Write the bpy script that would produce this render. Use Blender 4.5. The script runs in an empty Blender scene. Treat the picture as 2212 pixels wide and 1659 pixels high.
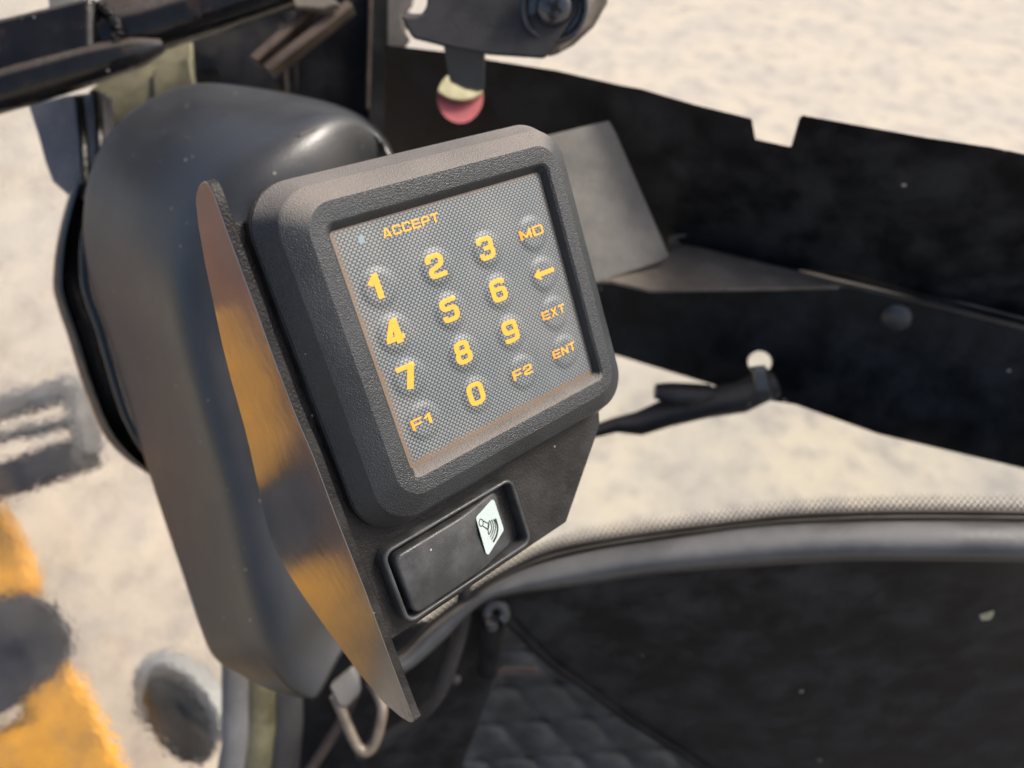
import bpy, bmesh, math, random
from mathutils import Vector, Matrix, noise as mnoise
random.seed(7)
R = math.radians
# ------------------------------------------------------------------ camera, world, sun, exposure
S = bpy.context.scene
TH = R(45); CAM = Vector((0, 0, 1.95))
RT = Vector((1, 0, 0)); FW = Vector((0, math.cos(TH), -math.sin(TH))); DN = Vector((0, -math.sin(TH), -math.cos(TH)))
cd = bpy.data.cameras.new('camera'); cam = bpy.data.objects.new('camera', cd); S.collection.objects.link(cam)
cam.location = CAM; cam.rotation_euler = (R(90) - TH, 0, 0)
cd.sensor_width = 36; cd.lens = 36 * 1555.3 / 2212; cd.clip_start = 0.02; cd.clip_end = 2000
cd.dof.use_dof = True; cd.dof.focus_distance = 0.245; cd.dof.aperture_fstop = 7.5
S.camera = cam
w = bpy.data.worlds.new('World'); S.world = w; w.use_nodes = True
nt = w.node_tree; bg = nt.nodes['Background']
sky = nt.nodes.new('ShaderNodeTexSky'); sky.sky_type = 'NISHITA'; sky.sun_disc = False
SUN_EL, SUN_AZ = R(48), R(78)           # veiled sun high on the right, a little ahead
sky.sun_elevation = SUN_EL; sky.sun_rotation = SUN_AZ
nt.links.new(sky.outputs[0], bg.inputs[0]); bg.inputs[1].default_value = 0.085
sky.air_density = 0.8; sky.dust_density = 4.5; sky.ozone_density = 0.2
sd = bpy.data.lights.new('sun', 'SUN'); sd.energy = 1.5; sd.angle = R(12); sd.color = (1, 0.955, 0.87)
sun = bpy.data.objects.new('sun', sd); S.collection.objects.link(sun)
sv = Vector((math.sin(SUN_AZ) * math.cos(SUN_EL), math.cos(SUN_AZ) * math.cos(SUN_EL), math.sin(SUN_EL)))
sun.rotation_euler = (-sv).to_track_quat('-Z', 'Y').to_euler(); sun.location = sv * 5
S.view_settings.view_transform = 'Standard'; S.view_settings.look = 'None'; S.view_settings.gamma = 1
S.view_settings.use_curve_mapping = False; S.view_settings.exposure = 1.2

# ------------------------------------------------------------------ coordinates
F = 1555.3; CX, CY = 1106.0, 829.5
def W(x, y, z): return CAM + (RT * x + DN * y + FW * z) * 0.001
def P(px, py, z): return W((px - CX) / F * z, (py - CY) / F * z, z)      # a place in the cab, z mm ahead of the eye
k1 = Vector((0.74833804, -0.37259896, 0.54878064)); k2 = Vector((0.27851253, 0.9273646, 0.24985131)); kn = k1.cross(k2)
kt = Vector((-42.7816, -31.4623, 230.3685))
def K(u, v, n=0): return W(*(kt + k1 * u + k2 * v - kn * n))             # millimetres on the keypad's own plane, n towards the driver

# ------------------------------------------------------------------ materials
def nd(t, typ, **kw):
    n = t.nodes.new(typ)
    for k, v in kw.items():
        if k in n.inputs.keys(): n.inputs[k].default_value = v
        else: setattr(n, k, v)
    return n
def mth(t, op, a, b=None, c=None):
    n = t.nodes.new('ShaderNodeMath'); n.operation = op
    for i, x in enumerate((a, b, c)):
        if x is None: continue
        if isinstance(x, (int, float)): n.inputs[i].default_value = x
        else: t.links.new(x, n.inputs[i])
    return n.outputs[0]
def ramp(t, fac, p0, p1, v0=0.0, v1=1.0):
    n = t.nodes.new('ShaderNodeMapRange'); n.interpolation_type = 'SMOOTHSTEP'
    t.links.new(fac, n.inputs[0]); n.inputs[1].default_value = p0; n.inputs[2].default_value = p1
    n.inputs[3].default_value = v0; n.inputs[4].default_value = v1
    return n.outputs[0]
def mixc(t, fac, a, b):
    n = t.nodes.new('ShaderNodeMix'); n.data_type = 'RGBA'
    t.links.new(fac, n.inputs[0]) if not isinstance(fac, float) else setattr(n.inputs[0], 'default_value', fac)
    for i, x in ((6, a), (7, b)):
        if isinstance(x, (tuple, list)): n.inputs[i].default_value = (*x[:3], 1)
        else: t.links.new(x, n.inputs[i])
    return n.outputs[2]
def mat(name):
    m = bpy.data.materials.new(name); m.use_nodes = True
    t = m.node_tree; return m, t, t.nodes['Principled BSDF'], t.nodes['Material Output']
def coat(name, col, rough=0.5, spec=0.5, metal=0.0, grain=0.0, gscale=1500, dust=0.0, dcol=(0.30, 0.24, 0.18), dlow=0.2, dhigh=0.9,
         blot=0.25, bscale=25, specks=0.0, scscale=260, rvar=0.12, wave=0.0, wscale=40, rust=0.0):
    """painted metal / plastic: colour with wear blotches, dust that settles on faces turned up, specks and fine grain"""
    m, t, b, o = mat(name); L = t.links
    tc = nd(t, 'ShaderNodeTexCoord'); ob = tc.outputs['Object']
    n1 = nd(t, 'ShaderNodeTexNoise', Scale=bscale, Detail=6.0, Roughness=0.65); L.new(ob, n1.inputs['Vector'])
    n2 = nd(t, 'ShaderNodeTexNoise', Scale=bscale * 9, Detail=4.0, Roughness=0.6); L.new(ob, n2.inputs['Vector'])
    c2 = tuple(min(1, c * (1 + 2.2 * blot) + 0.02 * blot) for c in col)
    base = mixc(t, ramp(t, n1.outputs[0], 0.35, 0.75), col, c2)
    g = nd(t, 'ShaderNodeNewGeometry'); sp = nd(t, 'ShaderNodeSeparateXYZ'); L.new(g.outputs['Normal'], sp.inputs[0])
    rg = ramp(t, n1.outputs[0], 0.3, 0.7, rough - rvar, rough + rvar)
    if rust > 0:
        n5 = nd(t, 'ShaderNodeTexNoise', Scale=bscale * 2.3, Detail=8.0, Roughness=0.7); L.new(ob, n5.inputs['Vector'])
        base = mixc(t, mth(t, 'MULTIPLY', ramp(t, n5.outputs[0], 0.55, 0.68), rust), base, (0.16, 0.07, 0.03))
    if dust > 0:
        up = ramp(t, sp.outputs[2], dlow, dhigh)
        dn = mth(t, 'MULTIPLY', up, ramp(t, n1.outputs[0], 0.2, 0.75, 0.6, 1.0))
        f = mth(t, 'MULTIPLY', dn, dust)
        base = mixc(t, f, base, dcol)
        rg = mth(t, 'ADD', rg, mth(t, 'MULTIPLY', f, 0.5))
    if specks > 0:
        v = nd(t, 'ShaderNodeTexVoronoi', Scale=float(scscale)); L.new(ob, v.inputs['Vector'])
        s3 = nd(t, 'ShaderNodeSeparateColor'); L.new(v.outputs['Color'], s3.inputs[0])
        sel = mth(t, 'GREATER_THAN', s3.outputs[0], 1 - specks)
        rad = mth(t, 'MULTIPLY_ADD', mth(t, 'POWER', s3.outputs[1], 3.0), 0.16, 0.04)
        dot = mth(t, 'MULTIPLY', sel, mth(t, 'LESS_THAN', v.outputs['Distance'], rad))
        base = mixc(t, mth(t, 'MULTIPLY', dot, 0.8), base, (0.42, 0.37, 0.32))
    L.new(base, b.inputs['Base Color']); L.new(rg, b.inputs['Roughness'])
    b.inputs['Metallic'].default_value = metal; b.inputs['Specular IOR Level'].default_value = spec
    nrm = None
    if grain > 0:
        n3 = nd(t, 'ShaderNodeTexNoise', Scale=float(gscale), Detail=1.5, Roughness=0.5); L.new(ob, n3.inputs['Vector'])
        bp = nd(t, 'ShaderNodeBump', Strength=grain, Distance=0.0004); L.new(n3.outputs[0], bp.inputs['Height']); nrm = bp.outputs[0]
    if wave > 0:
        n4 = nd(t, 'ShaderNodeTexNoise', Scale=float(wscale), Detail=3.0); L.new(ob, n4.inputs['Vector'])
        bp2 = nd(t, 'ShaderNodeBump', Strength=wave, Distance=0.002); L.new(n4.outputs[0], bp2.inputs['Height'])
        if nrm: L.new(nrm, bp2.inputs['Normal'])
        nrm = bp2.outputs[0]
    if nrm: L.new(nrm, b.inputs['Normal'])
    return m
DUST = (0.30, 0.25, 0.20)
M = {}
M['bezel'] = coat('textured_black_plastic', (0.021, 0.024, 0.027), 0.44, 0.5, grain=1.0, gscale=2000, dust=0.62, dcol=(0.33, 0.285, 0.245), dlow=0.62, dhigh=0.88, specks=0.02, scscale=500)
M['plate'] = coat('black_plate', (0.006, 0.006, 0.0065), 0.5, 0.25, grain=0.8, gscale=1100, dust=0.10, dcol=DUST, dlow=0.3, specks=0.05, scscale=450, blot=0.6, bscale=60)
M['flange'] = coat('gloss_black_paint', (0.006, 0.006, 0.006), 0.13, 0.9, rvar=0.05, wave=0.10, wscale=130, specks=0.01, scscale=200, blot=0.3)
M['rocker'] = coat('switch_plastic', (0.020, 0.022, 0.024), 0.42, 0.5, grain=0.25, gscale=1800, specks=0.06, scscale=420, blot=0.5, bscale=80, dust=0.05)
M['cover'] = coat('matt_black_cover', (0.010, 0.0105, 0.011), 0.34, 0.85, grain=0.35, gscale=900, dust=0.16, dcol=(0.20, 0.19, 0.18), dlow=0.35, dhigh=1.0, specks=0.14, scscale=230, blot=0.2, bscale=14, rvar=0.06)
M['panel'] = coat('worn_black_panel', (0.0050, 0.0062, 0.0080), 0.5, 0.24, grain=0.2, gscale=700, dust=0.25, dcol=DUST, dlow=0.5, specks=0.03, scscale=90, blot=0.75, bscale=30)
M['gloss'] = coat('wet_black_steel', (0.004, 0.004, 0.0045), 0.16, 0.4, wave=0.3, wscale=60, dust=0.25, dlow=0.75, specks=0.04, scscale=150, rust=0.12)
M['dusty'] = coat('dusty_steel', (0.11, 0.095, 0.08), 0.6, 0.3, grain=0.5, gscale=500, dust=0.6, dcol=(0.19, 0.16, 0.125), blot=0.6, bscale=30, specks=0.04, scscale=120)
M['grey'] = coat('grey_worn_plate', (0.095, 0.09, 0.082), 0.5, 0.4, grain=0.5, gscale=450, dust=0.4, dcol=(0.24, 0.22, 0.18), blot=0.5, bscale=22, specks=0.02)
M['olive'] = coat('olive_zinc', (0.095, 0.088, 0.05), 0.5, 0.5, metal=0.2, blot=0.7, bscale=28, dust=0.25, dcol=(0.22, 0.17, 0.12), rust=0.3)
M['rubber'] = coat('black_rubber', (0.012, 0.012, 0.013), 0.55, 0.4, grain=0.4, gscale=500, dust=0.25, dcol=DUST, dlow=0.5, specks=0.03, scscale=150, blot=0.5)
M['rollgrey'] = coat('dusty_black_trim', (0.022, 0.024, 0.027), 0.42, 0.8, grain=0.3, gscale=300, dust=0.34, dcol=(0.30, 0.28, 0.26), dlow=0.55, dhigh=0.95, blot=0.5, bscale=18, specks=0.03, scscale=110)
M['trimgrey'] = coat('wet_grey_trim', (0.06, 0.058, 0.065), 0.35, 0.8, dust=0.5, dcol=(0.35, 0.3, 0.26), dlow=0.5, specks=0.35, scscale=330, blot=0.6, bscale=40)
M['backdrop_brown'] = coat('brown_backdrop', (0.17, 0.075, 0.03), 0.6, 0.3, blot=0.5, bscale=5)  # colour of the added off-frame plate mirrored in the flange
M['pillar'] = coat('dark_pillar', (0.004, 0.004, 0.005), 0.65, 0.15, blot=0.6, bscale=30)
M['brown'] = coat('dusty_brown_steel', (0.038, 0.027, 0.021), 0.5, 0.4, blot=0.6, bscale=40, dust=0.35, dcol=(0.14, 0.10, 0.08), rust=0.4)
M['hook'] = coat('dull_steel', (0.14, 0.115, 0.09), 0.45, 0.5, metal=0.3, blot=0.5, bscale=50)
M['yellow'] = coat('boom_yellow', (0.92, 0.40, 0.004), 0.4, 0.5, blot=-0.25, bscale=9, dust=0.15, rust=0.5, dcol=(0.5, 0.4, 0.25), wave=0.15, wscale=25)
M['outgrey'] = coat('worn_grey_steel', (0.09, 0.09, 0.09), 0.5, 0.4, blot=0.7, bscale=9, dust=0.2, dcol=(0.35, 0.3, 0.24))
M['outdark'] = coat('oily_dark_steel', (0.02, 0.019, 0.02), 0.5, 0.3, blot=0.8, bscale=9)
M['palegrey'] = coat('pale_tank', (0.26, 0.26, 0.25), 0.5, 0.4, blot=0.3, bscale=6)
M['screw'] = coat('black_screw', (0.02, 0.02, 0.024), 0.2, 1.0, blot=0.3, dust=0.1, dlow=0.6)
M['pink'] = coat('pink_cap', (0.55, 0.16, 0.17), 0.55, 0.3, blot=0.15)
M['cream'] = coat('cream_cap', (0.50, 0.46, 0.28), 0.6, 0.3, blot=0.3, bscale=60)
M['mat'] = coat('dark_bellows', (0.04, 0.043, 0.045), 0.6, 0.4, grain=0.4, gscale=400, dust=0.22, dcol=(0.16, 0.13, 0.10), dlow=0.3, blot=0.6, bscale=30)
def flat(name, col, rough=0.5, spec=0.4):
    m, t, b, o = mat(name)
    tc = nd(t, 'ShaderNodeTexCoord'); n = nd(t, 'ShaderNodeTexNoise', Scale=900.0, Detail=3.0); t.links.new(tc.outputs['Object'], n.inputs['Vector'])
    t.links.new(mixc(t, n.outputs[0], tuple(c * 0.86 for c in col), tuple(min(1, c * 1.1) for c in col)), b.inputs['Base Color'])
    b.inputs['Roughness'].default_value = rough; b.inputs['Specular IOR Level'].default_value = spec
    return m
M['orange'] = flat('orange_print', (0.86, 0.39, 0.045), 0.4)
M['white'] = flat('white_lens', (0.42, 0.50, 0.49), 0.35)
M['ink'] = flat('black_ink', (0.015, 0.015, 0.015))
M['led'] = flat('clear_led_window', (0.22, 0.30, 0.34), 0.3)

fb_ = M['flange'].node_tree.nodes['Principled BSDF']; fb_.inputs['Coat Weight'].default_value = 1.0; fb_.inputs['Coat IOR'].default_value = 2.5; fb_.inputs['Coat Roughness'].default_value = 0.085
# carbon weave of the membrane keypad, drawn in millimetres of the keypad's own plane (UV)
def weave():
    m, t, b, o = mat('carbon_weave_membrane'); L = t.links
    uv = nd(t, 'ShaderNodeUVMap'); uv.uv_map = 'plane'; s = nd(t, 'ShaderNodeSeparateXYZ'); L.new(uv.outputs[0], s.inputs[0])
    U, V = s.outputs[0], s.outputs[1]
    y = mth(t, 'DIVIDE', V, 0.90); x = mth(t, 'DIVIDE', U, 1.72)
    row = mth(t, 'FLOOR', y); par = mth(t, 'MODULO', mth(t, 'ADD', row, 200.0), 2.0)
    fx = mth(t, 'FRACT', mth(t, 'ADD', x, mth(t, 'MULTIPLY', par, 0.5))); fy = mth(t, 'FRACT', y)
    ax = mth(t, 'ABSOLUTE', mth(t, 'SUBTRACT', fx, 0.5)); ay = mth(t, 'ABSOLUTE', mth(t, 'SUBTRACT', fy, 0.5))
    patch = mth(t, 'MULTIPLY', ramp(t, ax, 0.25, 0.37, 1, 0), ramp(t, ay, 0.26, 0.45, 1, 0))
    hatch = mth(t, 'SINE', mth(t, 'MULTIPLY', mth(t, 'ADD', fx, mth(t, 'MULTIPLY', fy, 0.4)), 2 * math.pi * 4))
    patch = mth(t, 'MULTIPLY', patch, mth(t, 'MULTIPLY_ADD', hatch, 0.2, 0.8))
    tc = nd(t, 'ShaderNodeTexCoord')
    n1 = nd(t, 'ShaderNodeTexNoise', Scale=60.0, Detail=5.0); L.new(tc.outputs['Object'], n1.inputs['Vector'])
    n2 = nd(t, 'ShaderNodeTexNoise', Scale=900.0, Detail=3.0); L.new(tc.outputs['Object'], n2.inputs['Vector'])
    n3 = nd(t, 'ShaderNodeTexNoise', Scale=170.0, Detail=4.0, Roughness=0.7); L.new(tc.outputs['Object'], n3.inputs['Vector'])
    light = mixc(t, n1.outputs[0], (0.19, 0.22, 0.23), (0.32, 0.355, 0.36))
    col = mixc(t, patch, (0.038, 0.043, 0.048), light)
    # grime gathered along the rims of the recess
    def edge(v, lo, wd, sign):
        d = mth(t, 'MULTIPLY', mth(t, 'SUBTRACT', v, lo), float(sign))
        d = mth(t, 'ADD', d, mth(t, 'MULTIPLY', mth(t, 'SUBTRACT', n3.outputs[0], 0.5), 4.5))
        return ramp(t, d, wd * 0.15, wd, 1, 0)
    g = mth(t, 'MAXIMUM', mth(t, 'MAXIMUM', edge(U, -10.5, 3.0, 1), edge(V, 60.5, 3.2, -1)), mth(t, 'MULTIPLY', mth(t, 'MAXIMUM', edge(V, -20.0, 1.8, 1), edge(U, 78, 2.2, -1)), 0.5))
    col = mixc(t, mth(t, 'MULTIPLY', g, ramp(t, n2.outputs[0], 0.3, 0.6, 0.7, 1.0)), col, (0.17, 0.115, 0.075))
    # thin film of dust all over, thicker towards the lower left corner
    col = mixc(t, mth(t, 'MULTIPLY', ramp(t, n1.outputs[0], 0.35, 0.75), 0.10), col, (0.30, 0.25, 0.2))
    L.new(col, b.inputs['Base Color']); b.inputs['Roughness'].default_value = 0.5; b.inputs['Specular IOR Level'].default_value = 0.5
    bp = nd(t, 'ShaderNodeBump', Strength=0.15, Distance=0.0002); L.new(n2.outputs[0], bp.inputs['Height']); L.new(bp.outputs[0], b.inputs['Normal'])
    return m
M['weave'] = weave()
def ground_mat():
    m, t, b, o = mat('pale_dusty_ground'); L = t.links
    tc = nd(t, 'ShaderNodeTexCoord'); ob = tc.outputs['Object']
    n1 = nd(t, 'ShaderNodeTexNoise', Scale=2.2, Detail=5.0, Roughness=0.6); L.new(ob, n1.inputs['Vector'])
    n2 = nd(t, 'ShaderNodeTexNoise', Scale=7.0, Detail=6.0, Roughness=0.65); L.new(ob, n2.inputs['Vector'])
    n3 = nd(t, 'ShaderNodeTexNoise', Scale=45.0, Detail=5.0); L.new(ob, n3.inputs['Vector'])
    c = mixc(t, ramp(t, n1.outputs[0], 0.35, 0.65), (0.54, 0.475, 0.375), (0.46, 0.42, 0.36))
    c = mixc(t, mth(t, 'MULTIPLY', ramp(t, n2.outputs[0], 0.45, 0.68), 0.75), c, (0.31, 0.29, 0.27))
    c = mixc(t, mth(t, 'MULTIPLY', ramp(t, n3.outputs[0], 0.45, 0.7), 0.35), c, (0.44, 0.37, 0.30))
    L.new(c, b.inputs['Base Color']); b.inputs['Roughness'].default_value = 0.9; b.inputs['Specular IOR Level'].default_value = 0.2
    bp = nd(t, 'ShaderNodeBump', Strength=0.6, Distance=0.02); L.new(n2.outputs[0], bp.inputs['Height']); L.new(bp.outputs[0], b.inputs['Normal'])
    return m
M['ground'] = ground_mat()
def glass(name, dirt=0.1, wavy=0.0, shine=0.6):
    m, t, b, o = mat(name); L = t.links; t.nodes.remove(b)
    tr = nd(t, 'ShaderNodeBsdfTransparent'); tr.inputs[0].default_value = (0.97, 0.98, 0.97, 1)
    gl = nd(t, 'ShaderNodeBsdfGlossy'); gl.inputs['Roughness'].default_value = 0.03
    fr = nd(t, 'ShaderNodeFresnel', IOR=1.45)
    tc = nd(t, 'ShaderNodeTexCoord'); ob = tc.outputs['Object']
    a = tr.outputs[0]
    if wavy > 0:
        nz = nd(t, 'ShaderNodeTexNoise', Scale=110.0, Detail=3.0, Roughness=0.6); L.new(ob, nz.inputs['Vector'])
        bp = nd(t, 'ShaderNodeBump', Strength=wavy, Distance=0.0015); L.new(nz.outputs[0], bp.inputs['Height'])
        rf = nd(t, 'ShaderNodeBsdfRefraction'); rf.inputs['IOR'].default_value = 1.12; rf.inputs['Roughness'].default_value = 0.05
        L.new(bp.outputs[0], rf.inputs['Normal'])
        mx = nd(t, 'ShaderNodeMixShader'); mx.inputs[0].default_value = 0.95; L.new(a, mx.inputs[1]); L.new(rf.outputs[0], mx.inputs[2]); a = mx.outputs[0]
    mx = nd(t, 'ShaderNodeMixShader'); L.new(mth(t, 'MULTIPLY', fr.outputs[0], shine), mx.inputs[0]); L.new(a, mx.inputs[1]); L.new(gl.outputs[0], mx.inputs[2]); a = mx.outputs[0]
    n1 = nd(t, 'ShaderNodeTexNoise', Scale=18.0, Detail=7.0, Roughness=0.7); L.new(ob, n1.inputs['Vector'])
    df = nd(t, 'ShaderNodeBsdfTranslucent'); df.inputs[0].default_value = (0.5, 0.44, 0.36, 1)
    dd = nd(t, 'ShaderNodeBsdfDiffuse'); dd.inputs[0].default_value = (0.4, 0.35, 0.29, 1)
    ad = nd(t, 'ShaderNodeMixShader'); ad.inputs[0].default_value = 0.5; L.new(df.outputs[0], ad.inputs[1]); L.new(dd.outputs[0], ad.inputs[2])
    mx = nd(t, 'ShaderNodeMixShader'); L.new(mth(t, 'MULTIPLY', ramp(t, n1.outputs[0], 0.4, 0.8), dirt), mx.inputs[0]); L.new(a, mx.inputs[1]); L.new(ad.outputs[0], mx.inputs[2])
    L.new(mx.outputs[0], o.inputs[0]); return m
M['glass'] = glass('clear_window_glass', 0.03, 0.0, 0.08)
M['dirtyglass'] = glass('streaked_window_glass', 0.20, 0.35, 0.4)
def frit():
    m, t, b, o = mat('ceramic_dot_band'); L = t.links
    uv = nd(t, 'ShaderNodeUVMap'); uv.uv_map = 'plane'; s = nd(t, 'ShaderNodeSeparateXYZ'); L.new(uv.outputs[0], s.inputs[0])
    p = 3.7
    y = mth(t, 'DIVIDE', s.outputs[1], p * 0.55); x = mth(t, 'DIVIDE', s.outputs[0], p)
    row = mth(t, 'FLOOR', y); par = mth(t, 'MODULO', row, 2.0)
    fx = mth(t, 'SUBTRACT', mth(t, 'FRACT', mth(t, 'ADD', x, mth(t, 'MULTIPLY', par, 0.5))), 0.5)
    fy = mth(t, 'MULTIPLY', mth(t, 'SUBTRACT', mth(t, 'FRACT', y), 0.5), 0.55)
    d = mth(t, 'SQRT', mth(t, 'ADD', mth(t, 'POWER', fx, 2.0), mth(t, 'POWER', fy, 2.0)))
    rad = mth(t, 'MULTIPLY_ADD', s.outputs[1], 0.034, 0.17)      # clear holes grow away from the rim
    f = mth(t, 'GREATER_THAN', d, rad)
    b.inputs['Base Color'].default_value = (0.02, 0.02, 0.02, 1); b.inputs['Roughness'].default_value = 0.4
    tr = nd(t, 'ShaderNodeBsdfTransparent'); mx = nd(t, 'ShaderNodeMixShader')
    L.new(f, mx.inputs[0]); L.new(tr.outputs[0], mx.inputs[1]); L.new(b.outputs[0], mx.inputs[2]); L.new(mx.outputs[0], o.inputs[0])
    return m
M['frit'] = frit()

# ------------------------------------------------------------------ building helpers
COL = S.collection
LOC = {}
def thing(name, label, cat, loc, group=None):
    o = bpy.data.objects.new(name, None); COL.objects.link(o); o.empty_display_size = 0.02
    o.location = loc; LOC[o] = Vector(loc); tag(o, label, cat, group); return o
def tag(o, label=None, cat=None, group=None, kind=None):
    if label: o['label'] = label
    if cat: o['category'] = cat
    if group: o['group'] = group
    if kind: o['kind'] = kind
    return o
def obj(name, verts, faces, material, parent=None, smooth=35, bevel=0, seg=2, solid=0, uvs=None, label=None, recalc=True, subd=0):
    verts = [Vector(v) for v in verts]
    if parent is not None: base = LOC[parent]
    else:
        base = sum(verts, Vector()) / len(verts); base.z = min(v.z for v in verts)
    me = bpy.data.meshes.new(name); me.from_pydata([v - base for v in verts], [], faces)
    if uvs is not None:
        l = me.uv_layers.new(name='plane')
        for lp in me.loops: l.data[lp.index].uv = uvs[lp.vertex_index]
    if recalc:
        bm = bmesh.new(); bm.from_mesh(me); bmesh.ops.recalc_face_normals(bm, faces=bm.faces); bm.to_mesh(me); bm.free()
    me.materials.append(material)
    for p in me.polygons: p.use_smooth = True
    me.set_sharp_from_angle(angle=R(smooth))
    o = bpy.data.objects.new(name, me); COL.objects.link(o)
    if parent is None: o.location = base; LOC[o] = base
    else: o.parent = parent; LOC[o] = base
    if label: o['label'] = label
    if solid: md = o.modifiers.new('s', 'SOLIDIFY'); md.thickness = solid * 0.001; md.offset = 0
    if bevel:
        md = o.modifiers.new('b', 'BEVEL'); md.width = bevel * 0.001; md.segments = seg; md.limit_method = 'ANGLE'; md.angle_limit = R(30); md.harden_normals = True
    if subd: md = o.modifiers.new('u', 'SUBSURF'); md.levels = subd; md.render_levels = subd
    return o
def cr(pts, n):
    """smooth curve through tuples, n samples per span"""
    pts = [Vector(p) for p in pts]; out = []
    e = [pts[0] * 2 - pts[1]] + pts + [pts[-1] * 2 - pts[-2]]
    for i in range(1, len(e) - 2):
        a, b, c, d = e[i - 1:i + 3]
        for k in range(n):
            s = k / n; out.append(0.5 * ((2 * b) + (c - a) * s + (2 * a - 5 * b + 4 * c - d) * s * s + (3 * b - a - 3 * c + d) * s ** 3))
    out.append(pts[-1]); return out
def resample(pts, n):
    L = [0]
    for a, b in zip(pts, pts[1:]): L.append(L[-1] + (b - a).length)
    out = []; j = 0
    for i in range(n):
        s = L[-1] * i / (n - 1)
        while j < len(L) - 2 and L[j + 1] < s: j += 1
        k = (s - L[j]) / max(1e-9, L[j + 1] - L[j]); out.append(pts[j].lerp(pts[j + 1], min(1, max(0, k))))
    return out
def prism(front, vec):
    """closed slab: polygon of 3-D points pushed along vec (mm in world axes)"""
    n = len(front); v = [Vector(p) for p in front] + [Vector(p) + vec for p in front]
    f = [list(range(n)), list(range(2 * n - 1, n - 1, -1))] + [[i, (i + 1) % n, n + (i + 1) % n, n + i] for i in range(n)]
    return v, f
def fvec(mm, x=0, y=0): return (FW * mm + RT * x + DN * y) * 0.001
def planar(pts, a, b, c):
    """points (px, py) laid on the real plane through three places"""
    A, B, C = P(*a), P(*b), P(*c); n = (B - A).cross(C - A); out = []
    for x, y in pts:
        d = P(x, y, 1) - CAM; out.append(CAM + d * ((A - CAM).dot(n) / d.dot(n)))
    return out, n.normalized()
def join(*vf):
    V, Fc = [], []
    for v, f in vf:
        o = len(V); V += list(v); Fc += [[i + o for i in q] for q in f]
    return V, Fc
def tube(path, r, seg=14, caps=True, sx=1.0):
    """round bar along a path of points; r number or list (metres)"""
    n = len(path); V, Fc = [], []
    t0 = (path[1] - path[0]).normalized(); up = Vector((0, 0, 1)) if abs(t0.z) < 0.9 else Vector((1, 0, 0))
    u = t0.cross(up).normalized()
    for i, p in enumerate(path):
        t = (path[min(i + 1, n - 1)] - path[max(i - 1, 0)]).normalized()
        u = (u - t * u.dot(t)).normalized(); v = t.cross(u)
        rr = r[i] if isinstance(r, (list, tuple)) else r
        for k in range(seg):
            a = 2 * math.pi * k / seg; V.append(p + (u * math.cos(a) * sx + v * math.sin(a)) * rr)
    for i in range(n - 1):
        for k in range(seg):
            Fc.append([i * seg + k, i * seg + (k + 1) % seg, (i + 1) * seg + (k + 1) % seg, (i + 1) * seg + k])
    if caps: Fc += [list(range(seg - 1, -1, -1)), list(range((n - 1) * seg, n * seg))]
    return V, Fc
def grid(rows, close=False):
    n, m = len(rows), len(rows[0]); V = [p for r in rows for p in r]; Fc = []
    for i in range(n - 1):
        for j in range(m if close else m - 1):
            Fc.append([i * m + j, i * m + (j + 1) % m, (i + 1) * m + (j + 1) % m, (i + 1) * m + j])
    return V, Fc
def band(left, right, prof, n=60):
    """strip between two smooth edge curves of (px,py,z); prof = [(t, dz mm)] is its cross-section"""
    A = resample(cr(left, 8), n); B = resample(cr(right, 8), n)
    rows = []
    for a, b in zip(A, B):
        r = []
        for t, dz in prof:
            q = a.lerp(b, t); r.append(P(q.x, q.y, q.z + dz))
        rows.append(r)
    return grid(rows)
def rrect(u0, v0, u1, v1, r, seg=14):
    out = []
    for cx, cy, a0 in ((u1 - r, v0 + r, -90), (u1 - r, v1 - r, 0), (u0 + r, v1 - r, 90), (u0 + r, v0 + r, 180)):
        for k in range(seg + 1):
            a = R(a0 + 90 * k / seg); out.append((cx + r * math.cos(a), cy + r * math.sin(a)))
    return out
def kloops(loops, close_last=False, capfirst=False):
    """stack of rounded rectangles on the keypad's plane: (u0,v0,u1,v1,r,n)"""
    rows = [[K(a, b, l[5]) for a, b in rrect(*l[:5])] for l in loops]
    v, f = grid(rows, close=True); m = len(rows[0])
    if close_last: f.append(list(range((len(rows) - 1) * m, len(rows) * m)))
    if capfirst: f.append(list(range(m)))
    return v, f

# ------------------------------------------------------------------ the setting: ground, cab roof and rear wall
g = 900
o = obj('ground', [(-g, -g, 0), (g, -g, 0), (g, g, 0), (-g, g, 0)], [[0, 1, 2, 3]], M['ground']); tag(o, kind='structure')
def box(x0, x1, y0, y1, z0, z1):
    v = [Vector((x, y, z)) for z in (z0, z1) for y in (y0, y1) for x in (x0, x1)]
    return v, [[0, 1, 3, 2], [4, 5, 7, 6], [0, 1, 5, 4], [2, 3, 7, 6], [0, 2, 6, 4], [1, 3, 7, 5]]
v, f = box(-0.9, 0.9, -0.9, 0.12, 0.90, 0.96)
tag(obj('cab_floor', v, f, M['panel'], bevel=5), kind='structure')

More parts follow.
